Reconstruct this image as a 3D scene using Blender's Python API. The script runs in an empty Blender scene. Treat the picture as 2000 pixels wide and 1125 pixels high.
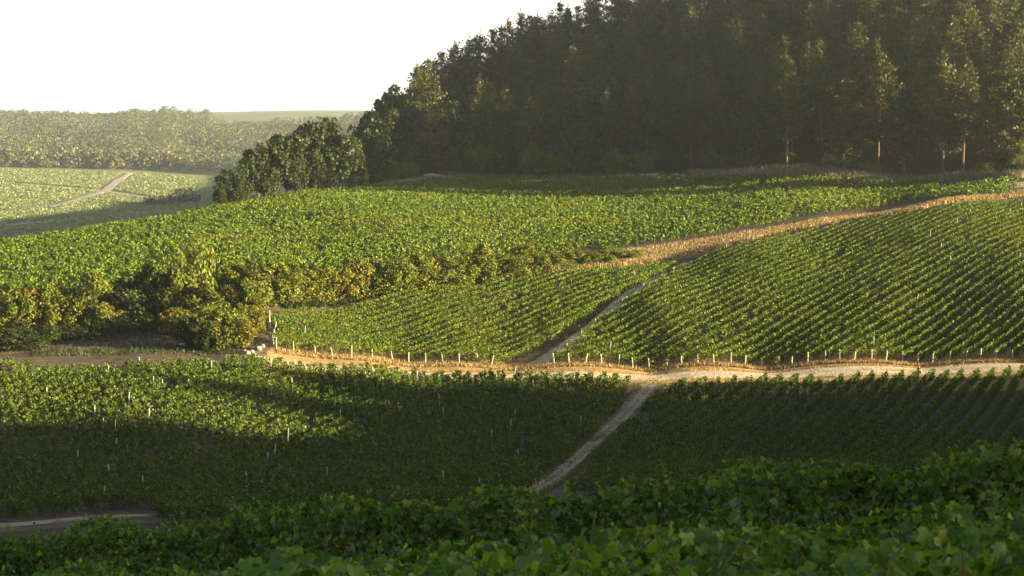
import bpy, math, random
import numpy as np
R = math.radians
rng = np.random.default_rng(7)
random.seed(7)
scene = bpy.context.scene
C = scene.collection

# ------------------------------------------------------------------ camera, sky, sun, exposure
F = 3732.0          # focal length in pixels of a 2000 px wide frame
PITCH = R(5.5)
cam_d = bpy.data.cameras.new('camera')
cam = bpy.data.objects.new('camera', cam_d)
C.objects.link(cam)
cam_d.sensor_width = 36.0
cam_d.lens = F / 2000 * 36.0
cam_d.clip_start = 0.1
cam_d.clip_end = 12000
cam.location = (0, 0, 0)
cam.rotation_euler = (math.pi / 2 - PITCH, 0, 0)
cam_d.dof.use_dof = True
cam_d.dof.focus_distance = 120
cam_d.dof.aperture_fstop = 11
scene.camera = cam

SUN_EL = R(9.5)
SUN_TO = np.array([1.0, -0.20]); SUN_TO /= np.linalg.norm(SUN_TO)      # horizontal direction towards the sun
world = bpy.data.worlds.new('World')
scene.world = world
world.use_nodes = True
wn = world.node_tree.nodes; wl = world.node_tree.links
wn.clear()
sky = wn.new('ShaderNodeTexSky'); sky.sky_type = 'NISHITA'; sky.sun_disc = False
sky.sun_elevation = SUN_EL
sky.sun_rotation = math.atan2(SUN_TO[0], SUN_TO[1])
sky.air_density = 1.0; sky.dust_density = 3.0; sky.ozone_density = 1.0
hs = wn.new('ShaderNodeHueSaturation'); hs.inputs['Saturation'].default_value = 0.85; hs.inputs['Value'].default_value = 0.85
bg = wn.new('ShaderNodeBackground'); bg.inputs['Strength'].default_value = 0.05
wo = wn.new('ShaderNodeOutputWorld')
wl.new(sky.outputs[0], hs.inputs['Color']); wl.new(hs.outputs[0], bg.inputs['Color'])
# bright white evening haze low in the sky over the valley
tc = wn.new('ShaderNodeTexCoord'); vm = wn.new('ShaderNodeVectorMath'); vm.operation = 'DOT_PRODUCT'
wl.new(tc.outputs['Generated'], vm.inputs[0]); vm.inputs[1].default_value = (-0.30, 0.95, 0.10)
mr = wn.new('ShaderNodeMapRange'); mr.interpolation_type = 'SMOOTHSTEP'
mr.inputs['From Min'].default_value = 0.86; mr.inputs['From Max'].default_value = 0.995; mr.inputs['To Max'].default_value = 0.20
wl.new(vm.outputs['Value'], mr.inputs['Value'])
bg2 = wn.new('ShaderNodeBackground'); bg2.inputs['Color'].default_value = (1.0, 0.985, 0.95, 1); wl.new(mr.outputs[0], bg2.inputs['Strength'])
ads = wn.new('ShaderNodeAddShader'); wl.new(bg.outputs[0], ads.inputs[0]); wl.new(bg2.outputs[0], ads.inputs[1]); wl.new(ads.outputs[0], wo.inputs['Surface'])

sun_d = bpy.data.lights.new('sun', 'SUN')
sun_d.energy = 5.0
sun_d.angle = R(0.5)
sun_d.color = (1.0, 0.81, 0.46)
sun = bpy.data.objects.new('sun', sun_d)
C.objects.link(sun)
sd = (SUN_TO[0] * math.cos(SUN_EL), SUN_TO[1] * math.cos(SUN_EL), math.sin(SUN_EL))
from mathutils import Vector
sun.rotation_euler = Vector(sd).to_track_quat('Z', 'Y').to_euler()
sun.location = (200, -40, 120)

scene.view_settings.view_transform = 'Standard'
scene.view_settings.look = 'None'
scene.view_settings.exposure = 2.75
scene.view_settings.gamma = 1
scene.cycles.use_denoising = True
scene.cycles.max_bounces = 6
scene.cycles.diffuse_bounces = 3
scene.cycles.volume_bounces = 1
scene.cycles.transmission_bounces = 4
scene.cycles.sample_clamp_indirect = 6

# ------------------------------------------------------------------ helpers
def tag(o, label=None, cat=None, group=None, kind=None):
    if label: o['label'] = label
    if cat: o['category'] = cat
    if group: o['group'] = group
    if kind: o['kind'] = kind
    return o

def mesh_from(name, verts, faces, mats, mi=None, smooth=False):
    """verts (N,3); faces: list of arrays (M,k); returns mesh."""
    me = bpy.data.meshes.new(name)
    verts = np.asarray(verts, np.float32)
    me.vertices.add(len(verts)); me.vertices.foreach_set('co', verts.ravel())
    tot = []; idx = []
    for f in faces:
        f = np.asarray(f, np.int32)
        if len(f) == 0: continue
        idx.append(f.ravel()); tot.append(np.full(len(f), f.shape[1], np.int32))
    idx = np.concatenate(idx); tot = np.concatenate(tot)
    start = np.concatenate([[0], np.cumsum(tot)[:-1]]).astype(np.int32)
    me.loops.add(len(idx)); me.loops.foreach_set('vertex_index', idx)
    me.polygons.add(len(tot)); me.polygons.foreach_set('loop_start', start)
    try: me.polygons.foreach_set('loop_total', tot)
    except Exception: pass
    for m in mats: me.materials.append(m)
    if mi is not None: me.polygons.foreach_set('material_index', np.asarray(mi, np.int32))
    if smooth: me.polygons.foreach_set('use_smooth', np.ones(len(tot), bool))
    me.update(calc_edges=True)
    me.validate()
    return me

def link(name, me, parent=None, loc=None):
    o = bpy.data.objects.new(name, me)
    C.objects.link(o)
    if parent is not None: o.parent = parent
    if loc is not None: o.location = loc
    return o

def ordinal(n):
    ones = ['zeroth','first','second','third','fourth','fifth','sixth','seventh','eighth','ninth','tenth','eleventh','twelfth','thirteenth',
            'fourteenth','fifteenth','sixteenth','seventeenth','eighteenth','nineteenth']
    tens = ['','','twenty','thirty','forty','fifty','sixty','seventy','eighty','ninety']
    tenth = ['','','twentieth','thirtieth','fortieth','fiftieth','sixtieth','seventieth','eightieth','ninetieth']
    if n < 20: return ones[n]
    if n < 100: return tenth[n // 10] if n % 10 == 0 else tens[n // 10] + '-' + ones[n % 10]
    if n == 100: return 'hundredth'
    return 'hundred-and-' + ordinal(n - 100)

def smooth(a, b, x):
    t = np.clip((np.asarray(x, float) - a) / (b - a), 0, 1)
    return t * t * (3 - 2 * t)

# ------------------------------------------------------------------ materials
def new_mat(name):
    m = bpy.data.materials.new(name); m.use_nodes = True
    nt = m.node_tree; nt.nodes.clear()
    return m, nt.nodes, nt.links

def ramp(nodes, stops):
    r = nodes.new('ShaderNodeValToRGB')
    while len(r.color_ramp.elements) < len(stops): r.color_ramp.elements.new(0.5)
    for e, (p, c) in zip(r.color_ramp.elements, stops):
        e.position = p; e.color = (*c, 1)
    return r

def leaf_mat(name, stops, trans=0.35, gloss=0.012, rough=0.5, patch=None, patch_scale=0.3, tcol=(1.25, 1.2, 0.6)):
    m, n, l = new_mat(name)
    geo = n.new('ShaderNodeNewGeometry')
    rp = ramp(n, stops); l.new(geo.outputs['Random Per Island'], rp.inputs[0])
    col = rp.outputs[0]
    if patch:
        nz = n.new('ShaderNodeTexNoise'); nz.inputs['Scale'].default_value = patch_scale; nz.inputs['Detail'].default_value = 2
        l.new(geo.outputs['Position'], nz.inputs['Vector'])
        r2 = ramp(n, [(0.42, (0, 0, 0)), (0.66, (1, 1, 1))]); l.new(nz.outputs[0], r2.inputs[0])
        mx = n.new('ShaderNodeMix'); mx.data_type = 'RGBA'
        l.new(r2.outputs[0], mx.inputs[0]); l.new(col, mx.inputs[6]); mx.inputs[7].default_value = (*patch, 1)
        # keep some per-leaf variety in the patch
        mm = n.new('ShaderNodeMix'); mm.data_type = 'RGBA'; mm.inputs[0].default_value = 0.45
        l.new(mx.outputs[2], mm.inputs[6]); l.new(col, mm.inputs[7])
        col = mm.outputs[2]
    df = n.new('ShaderNodeBsdfDiffuse'); l.new(col, df.inputs['Color'])
    tr = n.new('ShaderNodeBsdfTranslucent')
    tc = n.new('ShaderNodeMix'); tc.data_type = 'RGBA'; tc.blend_type = 'MULTIPLY'; tc.inputs[0].default_value = 1
    l.new(col, tc.inputs[6]); tc.inputs[7].default_value = (*tcol, 1)
    l.new(tc.outputs[2], tr.inputs['Color'])
    m1 = n.new('ShaderNodeMixShader'); m1.inputs[0].default_value = trans
    l.new(df.outputs[0], m1.inputs[1]); l.new(tr.outputs[0], m1.inputs[2])
    gl = n.new('ShaderNodeBsdfGlossy'); gl.inputs['Roughness'].default_value = rough; gl.inputs['Color'].default_value = (0.8, 0.85, 0.8, 1)
    m2 = n.new('ShaderNodeMixShader'); m2.inputs[0].default_value = gloss
    l.new(m1.outputs[0], m2.inputs[1]); l.new(gl.outputs[0], m2.inputs[2])
    out = n.new('ShaderNodeOutputMaterial'); l.new(m2.outputs[0], out.inputs[0])
    return m

def rough_mat(name, stops, scale=2.0, detail=6, bump=0.3, bscale=None, second=None, rough=0.9):
    m, n, l = new_mat(name)
    geo = n.new('ShaderNodeNewGeometry')
    nz = n.new('ShaderNodeTexNoise'); nz.inputs['Scale'].default_value = scale; nz.inputs['Detail'].default_value = detail
    nz.inputs['Roughness'].default_value = 0.65
    l.new(geo.outputs['Position'], nz.inputs['Vector'])
    rp = ramp(n, stops); l.new(nz.outputs[0], rp.inputs[0])
    col = rp.outputs[0]
    if second:       # (scale, colour, lo, hi)
        n2 = n.new('ShaderNodeTexNoise'); n2.inputs['Scale'].default_value = second[0]; n2.inputs['Detail'].default_value = 4
        l.new(geo.outputs['Position'], n2.inputs['Vector'])
        r2 = ramp(n, [(second[2], (0, 0, 0)), (second[3], (1, 1, 1))]); l.new(n2.outputs[0], r2.inputs[0])
        mx = n.new('ShaderNodeMix'); mx.data_type = 'RGBA'
        l.new(r2.outputs[0], mx.inputs[0]); l.new(col, mx.inputs[6]); mx.inputs[7].default_value = (*second[1], 1)
        col = mx.outputs[2]
    p = n.new('ShaderNodeBsdfPrincipled'); p.inputs['Roughness'].default_value = rough
    p.inputs['Specular IOR Level'].default_value = 0.2
    l.new(col, p.inputs['Base Color'])
    if bump:
        nb = n.new('ShaderNodeTexNoise'); nb.inputs['Scale'].default_value = bscale or scale * 3; nb.inputs['Detail'].default_value = 5
        l.new(geo.outputs['Position'], nb.inputs['Vector'])
        b = n.new('ShaderNodeBump'); b.inputs['Strength'].default_value = bump; b.inputs['Distance'].default_value = 0.3
        l.new(nb.outputs[0], b.inputs['Height']); l.new(b.outputs[0], p.inputs['Normal'])
    out = n.new('ShaderNodeOutputMaterial'); l.new(p.outputs[0], out.inputs[0])
    return m

M = {}
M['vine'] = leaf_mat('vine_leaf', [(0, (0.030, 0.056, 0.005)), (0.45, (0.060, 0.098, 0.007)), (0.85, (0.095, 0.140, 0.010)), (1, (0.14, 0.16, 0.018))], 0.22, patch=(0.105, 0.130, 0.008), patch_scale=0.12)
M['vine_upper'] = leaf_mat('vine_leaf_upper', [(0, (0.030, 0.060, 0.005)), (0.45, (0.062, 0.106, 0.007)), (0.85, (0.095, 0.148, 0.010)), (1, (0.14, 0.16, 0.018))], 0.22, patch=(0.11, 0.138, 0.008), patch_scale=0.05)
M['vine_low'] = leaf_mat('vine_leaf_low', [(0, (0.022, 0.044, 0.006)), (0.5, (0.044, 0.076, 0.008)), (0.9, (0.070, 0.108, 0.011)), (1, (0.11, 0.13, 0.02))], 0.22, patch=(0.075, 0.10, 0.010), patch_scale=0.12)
M['vine_near'] = leaf_mat('vine_leaf_near', [(0, (0.032, 0.070, 0.008)), (0.4, (0.080, 0.155, 0.014)), (0.8, (0.145, 0.245, 0.020)), (0.97, (0.20, 0.29, 0.03)), (1, (0.22, 0.17, 0.03))], 0.45, 0.03, 0.36)
M['stem'] = rough_mat('vine_stem', [(0.3, (0.05, 0.035, 0.022)), (0.7, (0.13, 0.09, 0.06))], 8, bump=0)
M['cane'] = rough_mat('vine_cane', [(0.3, (0.08, 0.09, 0.03)), (0.7, (0.16, 0.12, 0.05))], 8, bump=0)
M['post'] = rough_mat('post_wood', [(0.3, (0.34, 0.29, 0.22)), (0.7, (0.55, 0.48, 0.38))], 6, bump=0)
M['metal_post'] = rough_mat('post_metal', [(0.3, (0.24, 0.24, 0.23)), (0.7, (0.42, 0.41, 0.39))], 6, bump=0, rough=0.5)
M['bark'] = rough_mat('bark', [(0.3, (0.05, 0.035, 0.025)), (0.7, (0.16, 0.10, 0.065))], 3, bump=0.4)
M['pine'] = leaf_mat('pine_needles', [(0, (0.018, 0.028, 0.007)), (0.6, (0.034, 0.048, 0.010)), (1, (0.075, 0.080, 0.016))], 0.15, 0.01)
M['pine_warm'] = leaf_mat('pine_needles_warm', [(0, (0.025, 0.032, 0.007)), (0.6, (0.048, 0.055, 0.011)), (1, (0.10, 0.09, 0.02))], 0.15, 0.01)
M['broad'] = leaf_mat('broad_leaf', [(0, (0.014, 0.024, 0.006)), (0.6, (0.026, 0.040, 0.009)), (1, (0.055, 0.062, 0.015))], 0.18, 0.01)  # dark leaf tone also stands for the wood's shade over the clump
M['shrub'] = leaf_mat('shrub_leaf', [(0, (0.045, 0.075, 0.010)), (0.6, (0.088, 0.122, 0.014)), (1, (0.16, 0.16, 0.02))], 0.25, 0.01, patch=(0.15, 0.14, 0.018), patch_scale=0.5)
M['shrub_gold'] = leaf_mat('shrub_leaf_gold', [(0, (0.075, 0.080, 0.011)), (0.6, (0.14, 0.13, 0.016)), (1, (0.24, 0.18, 0.024))], 0.25, 0.01, patch=(0.08, 0.11, 0.014), patch_scale=0.6)
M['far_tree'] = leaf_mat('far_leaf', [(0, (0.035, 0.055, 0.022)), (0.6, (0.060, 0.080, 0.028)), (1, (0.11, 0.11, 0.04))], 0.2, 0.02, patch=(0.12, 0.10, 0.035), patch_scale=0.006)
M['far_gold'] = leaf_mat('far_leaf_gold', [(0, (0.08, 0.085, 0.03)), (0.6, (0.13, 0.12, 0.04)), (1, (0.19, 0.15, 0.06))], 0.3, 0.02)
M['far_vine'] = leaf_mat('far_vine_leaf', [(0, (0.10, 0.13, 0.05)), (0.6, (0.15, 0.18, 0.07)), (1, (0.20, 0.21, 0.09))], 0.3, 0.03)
M['dry_grass'] = leaf_mat('dry_grass', [(0, (0.19, 0.13, 0.055)), (0.6, (0.31, 0.22, 0.10)), (1, (0.44, 0.34, 0.18))], 0.3, 0.02, tcol=(1.1, 1.0, 0.8))
M['green_grass'] = leaf_mat('green_grass', [(0, (0.06, 0.08, 0.02)), (0.6, (0.11, 0.12, 0.03)), (1, (0.22, 0.17, 0.06))], 0.3, 0.02)
M['pale_brush'] = leaf_mat('pale_brush', [(0, (0.12, 0.10, 0.07)), (0.6, (0.20, 0.165, 0.12)), (1, (0.32, 0.26, 0.19))], 0.2, 0.02)
M['road'] = rough_mat('pale_road', [(0.3, (0.34, 0.27, 0.19)), (0.55, (0.46, 0.38, 0.28)), (0.75, (0.56, 0.48, 0.37))], 1.2, bump=0.5, bscale=4, second=(0.35, (0.30, 0.22, 0.12), 0.5, 0.72))
M['track'] = rough_mat('stony_track', [(0.3, (0.18, 0.135, 0.10)), (0.55, (0.31, 0.24, 0.18)), (0.75, (0.46, 0.38, 0.30))], 2.2, bump=0.8, bscale=5, second=(0.5, (0.09, 0.085, 0.035), 0.52, 0.68))
M['shade_earth'] = rough_mat('earth_painted_shade', [(0.3, (0.06, 0.045, 0.033)), (0.55, (0.11, 0.083, 0.062)), (0.75, (0.2, 0.16, 0.12))], 1.2, bump=0.6, bscale=4)  # brown darkened to stand for the shade over the hollow path
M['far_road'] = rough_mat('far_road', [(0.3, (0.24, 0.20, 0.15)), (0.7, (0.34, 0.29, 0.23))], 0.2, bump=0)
M['stone'] = rough_mat('limestone', [(0.3, (0.16, 0.14, 0.11)), (0.7, (0.32, 0.28, 0.23))], 3, bump=0.5)

def ground_mat():
    m, n, l = new_mat('soil')
    geo = n.new('ShaderNodeNewGeometry')
    nz = n.new('ShaderNodeTexNoise'); nz.inputs['Scale'].default_value = 1.1; nz.inputs['Detail'].default_value = 8; nz.inputs['Roughness'].default_value = 0.7
    l.new(geo.outputs['Position'], nz.inputs['Vector'])
    soil = ramp(n, [(0.32, (0.045, 0.034, 0.022)), (0.55, (0.09, 0.068, 0.045)), (0.72, (0.18, 0.14, 0.10))]); l.new(nz.outputs[0], soil.inputs[0])
    dry = ramp(n, [(0.32, (0.20, 0.12, 0.045)), (0.55, (0.34, 0.22, 0.09)), (0.75, (0.46, 0.33, 0.16))]); l.new(nz.outputs[0], dry.inputs[0])
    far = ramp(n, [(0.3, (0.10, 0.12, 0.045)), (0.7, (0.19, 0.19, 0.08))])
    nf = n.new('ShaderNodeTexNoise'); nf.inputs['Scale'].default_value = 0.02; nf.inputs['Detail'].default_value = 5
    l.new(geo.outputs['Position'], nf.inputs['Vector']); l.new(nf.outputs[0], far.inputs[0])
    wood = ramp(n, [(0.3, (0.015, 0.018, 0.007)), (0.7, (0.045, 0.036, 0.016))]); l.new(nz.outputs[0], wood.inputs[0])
    col = soil.outputs[0]
    for name, src in (('dry', dry.outputs[0]), ('far', far.outputs[0]), ('wood', wood.outputs[0])):
        at = n.new('ShaderNodeAttribute'); at.attribute_name = name
        mx = n.new('ShaderNodeMix'); mx.data_type = 'RGBA'
        l.new(at.outputs['Fac'], mx.inputs[0]); l.new(col, mx.inputs[6]); l.new(src, mx.inputs[7]); col = mx.outputs[2]
    p = n.new('ShaderNodeBsdfPrincipled'); p.inputs['Roughness'].default_value = 0.95; p.inputs['Specular IOR Level'].default_value = 0.1
    l.new(col, p.inputs['Base Color'])
    b = n.new('ShaderNodeBump'); b.inputs['Strength'].default_value = 0.6; b.inputs['Distance'].default_value = 0.25
    l.new(nz.outputs[0], b.inputs['Height']); l.new(b.outputs[0], p.inputs['Normal'])
    out = n.new('ShaderNodeOutputMaterial'); l.new(p.outputs[0], out.inputs[0])
    return m
M['soil'] = ground_mat()

# ------------------------------------------------------------------ terrain
sp, cp = math.sin(PITCH), math.cos(PITCH)
def ray(px, py):
    u = (px - 1000) / F; v = (562.5 - py) / F
    y = cp + sp * v; z = -sp + cp * v
    return math.atan2(u, y), z / math.hypot(u, y)      # azimuth, slope of the sight line
def far_r(r):
    r = float(r)
    if r <= 190: return r
    if r <= 480: return 190 + (r - 190) * 0.60
    if r <= 700: return 364 + (r - 480) * 0.75
    return r if r >= 800 else 529 + (r - 700) / 100 * 271
def P(px, py, r):
    a, t = ray(px, py); r = far_r(r)
    return np.array([r * math.sin(a), r * math.cos(a)])

CTRL = [
 # hidden fall behind the nearest vines
 (-300,1120,60),(0,1110,60),(500,1080,60),(1000,1050,60),(1500,1000,60),(2000,960,60),(2400,930,60),
 (-300,1060,90),(0,1055,90),(500,1045,90),(1000,1010,90),(1500,970,90),(2000,930,90),(2400,900,90),
 # lower fields
 (-300,1018,124),(0,1018,124),(500,1000,124),(1000,975,126),(1500,930,140),(2000,905,142),(2400,890,142),
 (-300,900,145),(0,900,145),(500,900,146),(1000,900,149),(1500,880,155),(2000,865,155),(2400,855,155),
 (-300,800,158),(0,805,158),(500,810,159),(1000,812,166),(1500,805,169),(2000,795,170),(2400,785,170),
 (-300,716,172),(0,722,171),(300,724,172),(500,727,174),
 (700,738,178),(1000,748,179),(1270,752,180),(1500,749,181),(1800,742,182),(2000,735,183),(2400,725,183),
 # main road
 (620,720,184),(800,729,185),(1000,735,186),(1270,738,186),(1500,734,187),(1800,726,188),(2000,718,189),(2400,708,190),
 (540,697,187),(800,715,190),(1000,724,190),(1270,726,191),(1500,722,192),(1800,714,193),(2000,705,194),
 # dip behind the crest, left
 (-300,695,190),(0,698,187),(200,693,187),(400,693,187),(-300,665,205),(0,668,203),(200,660,204),(400,655,203),
 # middle field, left of the dirt track
 (530,625,207),(700,660,205),(800,577,234),(900,640,214),(1100,541,254),(1130,640,215),(1330,523,267),
 # right field
 (1300,620,218),(1500,610,223),(1750,600,226),(2000,590,228),(2400,580,228),
 (1500,510,265),(1750,500,268),(2000,490,270),(2400,470,272),
 (1600,462,297),(2000,402,332),(2400,350,360),
 # bank between the right field and the upper field
 (1330,505,275),(1600,446,304),(2000,390,340),(1300,485,287),(1600,428,316),(1850,390,338),
 # hedge belt
 (460,580,222),(700,552,243),(1000,520,265),(460,555,240),(700,532,256),(1000,503,277),(-300,620,225),(0,618,222),(200,608,224),(0,588,238),(200,582,238),
 # upper field
 (-300,545,265),(0,520,275),(300,510,278),(600,490,292),(-300,512,300),(0,484,318),(200,453,345),(420,415,378),(600,384,405),(700,374,425),(850,352,440),
 (1000,355,440),(700,430,335),(1000,430,342),(1000,480,297),(1400,352,420),(1400,415,345),(1650,385,370),(1800,366,385),
 # behind the upper field crest, left: falls into the valley
 (-300,520,400),(0,505,400),(200,475,420),(400,440,460),(550,400,480),(-300,500,600),(0,490,600),(300,460,620),(600,420,640),(750,380,700),
 # wooded hill
 (760,330,470),(850,285,500),(1000,255,530),(1000,180,570),(1150,120,590),(1300,230,500),(1300,60,580),(1500,250,470),(1500,80,540),(1600,0,590),
 (1800,240,450),(1800,60,520),(2000,345,372),(2000,220,440),(2000,30,510),(2400,300,380),(2400,150,440),(2400,0,500),(1000,300,490),(860,315,470),
 (900,230,640),(1150,170,700),(1600,60,700),(2100,0,700),(700,340,600),
 # far valley and ridge
 (-300,440,820),(0,443,800),(200,425,850),(400,410,900),(600,395,950),(-300,380,1050),(0,385,1040),(250,375,1080),(450,365,1100),
 (-300,328,1320),(0,332,1300),(250,338,1290),(430,350,1250),(700,330,1400),(-300,290,1650),(0,290,1650),(350,285,1700),(700,270,1750),
 (-300,246,2100),(0,242,2150),(300,242,2200),(500,238,2300),(700,240,2300),(1000,240,2300),
 (-300,230,3000),(0,228,3000),(400,226,3000),(600,221,3000),(750,223,3000),(1000,225,3000),(1500,230,2300),(2000,230,2300),(2400,230,2300),(1500,225,3000),(2400,225,3000),
 (1500,200,1200),(2000,200,1200),(2400,180,1200),(1100,230,1200),
]
A_S, L_S = 5.0, 1.6
ct = np.array([[*ray(px, py), math.log(far_r(r))] for px, py, r in CTRL])
cx = np.stack([ct[:, 0] * A_S, ct[:, 2] * L_S], 1)
def tps_k(d2):
    return np.where(d2 > 1e-12, 0.5 * d2 * np.log(np.maximum(d2, 1e-12)), 0)
n_ = len(cx)
K = tps_k(((cx[:, None] - cx[None]) ** 2).sum(-1)) + np.eye(n_) * 8e-4
Pm = np.c_[np.ones(n_), cx]
Am = np.block([[K, Pm], [Pm.T, np.zeros((3, 3))]])
sol = np.linalg.solve(Am, np.r_[ct[:, 1], 0, 0, 0])
def tps(a, lr):
    q = np.stack([np.ravel(a) * A_S, np.ravel(lr) * L_S], 1)
    out = np.empty(len(q))
    for i in range(0, len(q), 20000):
        s = q[i:i + 20000]
        out[i:i + 20000] = tps_k(((s[:, None] - cx[None]) ** 2).sum(-1)) @ sol[:n_] + np.c_[np.ones(len(s)), s] @ sol[n_:]
    return out.reshape(np.shape(a))

ROW_N = np.array([0.538, 0.842]); ROW_N /= np.linalg.norm(ROW_N)     # across the nearest vine hedges
ROW_D = np.array([-ROW_N[1], ROW_N[0]])
def near_z(x, y):
    n = x * ROW_N[0] + y * ROW_N[1]
    z = -1.75 + 0.0946 * x - 0.1806 * y
    z = z - 0.20 * smooth(5, 11.0, n) + 0.20 * smooth(13.8, 16.4, n) - 0.45 * np.exp(-((n - 13.6) / 1.5) ** 2)
    z = z - 0.10 * np.maximum(n - 18, 0) - 0.012 * np.maximum(-x - 0.5, 0)
    return z
def raw_height(x, y):
    r = np.maximum(np.hypot(x, y), 1e-3); a = np.arctan2(x, y)
    ac = np.clip(a, R(-21), R(21))
    z = tps(ac, np.log(np.clip(r, 50, 3300))) * np.clip(r, 50, 3300)
    zn = near_z(np.clip(x, -60, 60), np.clip(y, -30, 60))
    side = smooth(R(19.5), R(27), a) * smooth(270, 330, r) * (1 - smooth(800, 1000, r))
    z = z * (1 - side) + side * np.minimum(z, -14)
    back = smooth(R(35), R(80), np.abs(a))
    z = z * (1 - back) + back * np.clip(zn, -26, 6)
    w = smooth(22, 56, r)
    z = zn * (1 - w) + z * w
    # the hillside on the sun's side, whose shadow lies over the lower fields
    s = x - (0.31 * np.maximum(y, 0) + 9)
    rag = 4.5 * np.sin(y / 3.1 + 2.0 * np.sin(x / 23)) * np.sin(y / 11 + x / 31) + 3.8 * np.sin(y / 2.3 + 0.8 * np.sin(y / 5.1)) + 2.6 * np.sin(y / 4.9 + 1.3) + 2.0 * np.sin(y / 1.3 + x / 17)  # ridge bumps added to break up the edge of the hill's shadow
    hill = (HILL_H + rag * smooth(60, 100, s)) * smooth(0, 120, s) * (1 - smooth(HILL_Y0, HILL_Y1, y)) * smooth(-700, -200, y) * (1 - smooth(400, 700, x))
    return z + hill
HILL_H, HILL_Y0, HILL_Y1 = 26.0, 102.0, 157.0
a_in = np.linspace(R(-19), R(19), 420)
a_all = np.concatenate([np.linspace(R(-180), R(-60), 25)[:-1], np.linspace(R(-60), R(-19), 42)[:-1], a_in, np.linspace(R(19), R(60), 60)[1:], np.linspace(R(60), R(180), 40)[1:]])
l_all = np.concatenate([np.linspace(math.log(0.7), math.log(40), 130)[:-1], np.linspace(math.log(40), math.log(100), 60)[:-1],
                        np.linspace(math.log(100), math.log(480), 330)[:-1], np.linspace(math.log(480), math.log(3800), 170)])
AA, LL = np.meshgrid(a_all, l_all, indexing='ij')
GX, GY = np.exp(LL) * np.sin(AA), np.exp(LL) * np.cos(AA)
GZ = raw_height(GX, GY)
def height(x, y):
    x = np.asarray(x, float); y = np.asarray(y, float)
    a = np.arctan2(x, y); lr = np.log(np.maximum(np.hypot(x, y), 0.71))
    i = np.clip(np.searchsorted(a_all, a) - 1, 0, len(a_all) - 2); j = np.clip(np.searchsorted(l_all, lr) - 1, 0, len(l_all) - 2)
    fa = (a - a_all[i]) / (a_all[i + 1] - a_all[i]); fl = np.clip((lr - l_all[j]) / (l_all[j + 1] - l_all[j]), 0, 1)
    return (GZ[i, j] * (1 - fa) + GZ[i + 1, j] * fa) * (1 - fl) + (GZ[i, j + 1] * (1 - fa) + GZ[i + 1, j + 1] * fa) * fl

def in_poly(x, y, poly):
    x = np.asarray(x); y = np.asarray(y); ins = np.zeros(x.shape, bool)
    n = len(poly)
    for k in range(n):
        x1, y1 = poly[k]; x2, y2 = poly[(k + 1) % n]
        c = ((y1 > y) != (y2 > y)) & (x < (x2 - x1) * (y - y1) / ((y2 - y1) if y2 != y1 else 1e-9) + x1)
        ins ^= c
    return ins
def poly(*pts): return np.array([P(*p) for p in pts])

F_LL = poly((-260,1000,128),(-260,716,171),(0,722,171),(300,724,172),(470,722,177),(560,724,180),(700,734,181),(1000,746,181),(1235,752,181),(1206,810,167),(1108,895,149),(985,975,122),(800,975,114),(330,985,114),(300,985,123.5),(0,1005,124))
F_LR = poly((1310,756,179.5),(1500,749,180.5),(1800,742,181.5),(2000,735,182.5),(2300,725,183),(2300,890,128),(1700,920,122),(1100,965,122),(1190,880,152),(1265,800,168))
F_ML = poly((545,690,190),(800,712,192),(1005,722,192),(1120,650,213),(1260,565,246),(1335,527,266),(1100,543,253),(800,579,233),(530,628,207))
F_MR = poly((1080,722,192),(1270,725,192),(1500,721,193),(1800,713,194),(2000,704,195),(2300,695,196),(2300,372,352),(2000,400,334),(1600,460,299),(1345,524,268),(1290,568,247),(1160,650,214))
F_UP = poly((-200,560,258),(0,580,243),(220,575,243),(420,548,246),(700,530,258),(1000,501,276),(1250,480,287),(1500,438,311),(1700,408,333),(1835,388,356),(1830,366,384),(1650,362,392),(1400,353,418),(1100,356,437),(940,358,440),(840,368,430),(600,375,406),(420,405,377),(200,443,345),(0,474,318),(-200,490,305))
F_UPS = poly((1700,404,346),(1860,384,362),(1975,375,366),(1990,388,346),(1860,398,340))
BANK = poly((560,612,216),(800,572,238),(1100,537,257),(1340,509,277),(1600,441,309),(2000,387,346),(2300,344,368),(2300,340,376),(2000,380,352),(1850,386,338),(1600,426,314),(1250,486,286),(1000,507,275),(700,538,252),(540,570,230))
WOOD = poly((690,352,432),(860,330,452),(1000,340,455),(1200,348,445),(1400,343,437),(1650,352,408),(1860,356,392),(2000,352,378),(2400,345,380),(2600,0,650),(1500,0,700),(1000,150,680),(780,250,560),(690,330,470))

def build_ground():
    na, nl = AA.shape
    v = np.stack([GX, GY, GZ], -1).reshape(-1, 3)
    ii = np.arange(na * nl).reshape(na, nl)
    f = np.stack([ii[:-1, :-1], ii[1:, :-1], ii[1:, 1:], ii[:-1, 1:]], -1).reshape(-1, 4)[:, ::-1]
    me = mesh_from('ground', v, [f], [M['soil']], smooth=True)
    x, y = v[:, 0], v[:, 1]; r = np.hypot(x, y); a = np.arctan2(x, y)
    dry = in_poly(x, y, BANK).astype(np.float32) * smooth(-8, 14, x).astype(np.float32)
    dry = np.maximum(dry, (((r > 176.5) & (r < 197)) & ((x > -24)) & (np.abs(a) < R(30))).astype(np.float32) * 0.9)
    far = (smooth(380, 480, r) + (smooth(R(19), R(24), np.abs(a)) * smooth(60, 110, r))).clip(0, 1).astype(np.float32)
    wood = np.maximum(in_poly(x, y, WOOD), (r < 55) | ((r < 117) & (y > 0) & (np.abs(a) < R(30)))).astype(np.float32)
    for nm, arr in (('dry', dry), ('far', far), ('wood', wood)):
        at = me.attributes.new(nm, 'FLOAT', 'POINT'); at.data.foreach_set('value', arr.astype(np.float32))
    o = link('ground', me); tag(o, kind='structure')
build_ground()

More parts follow.
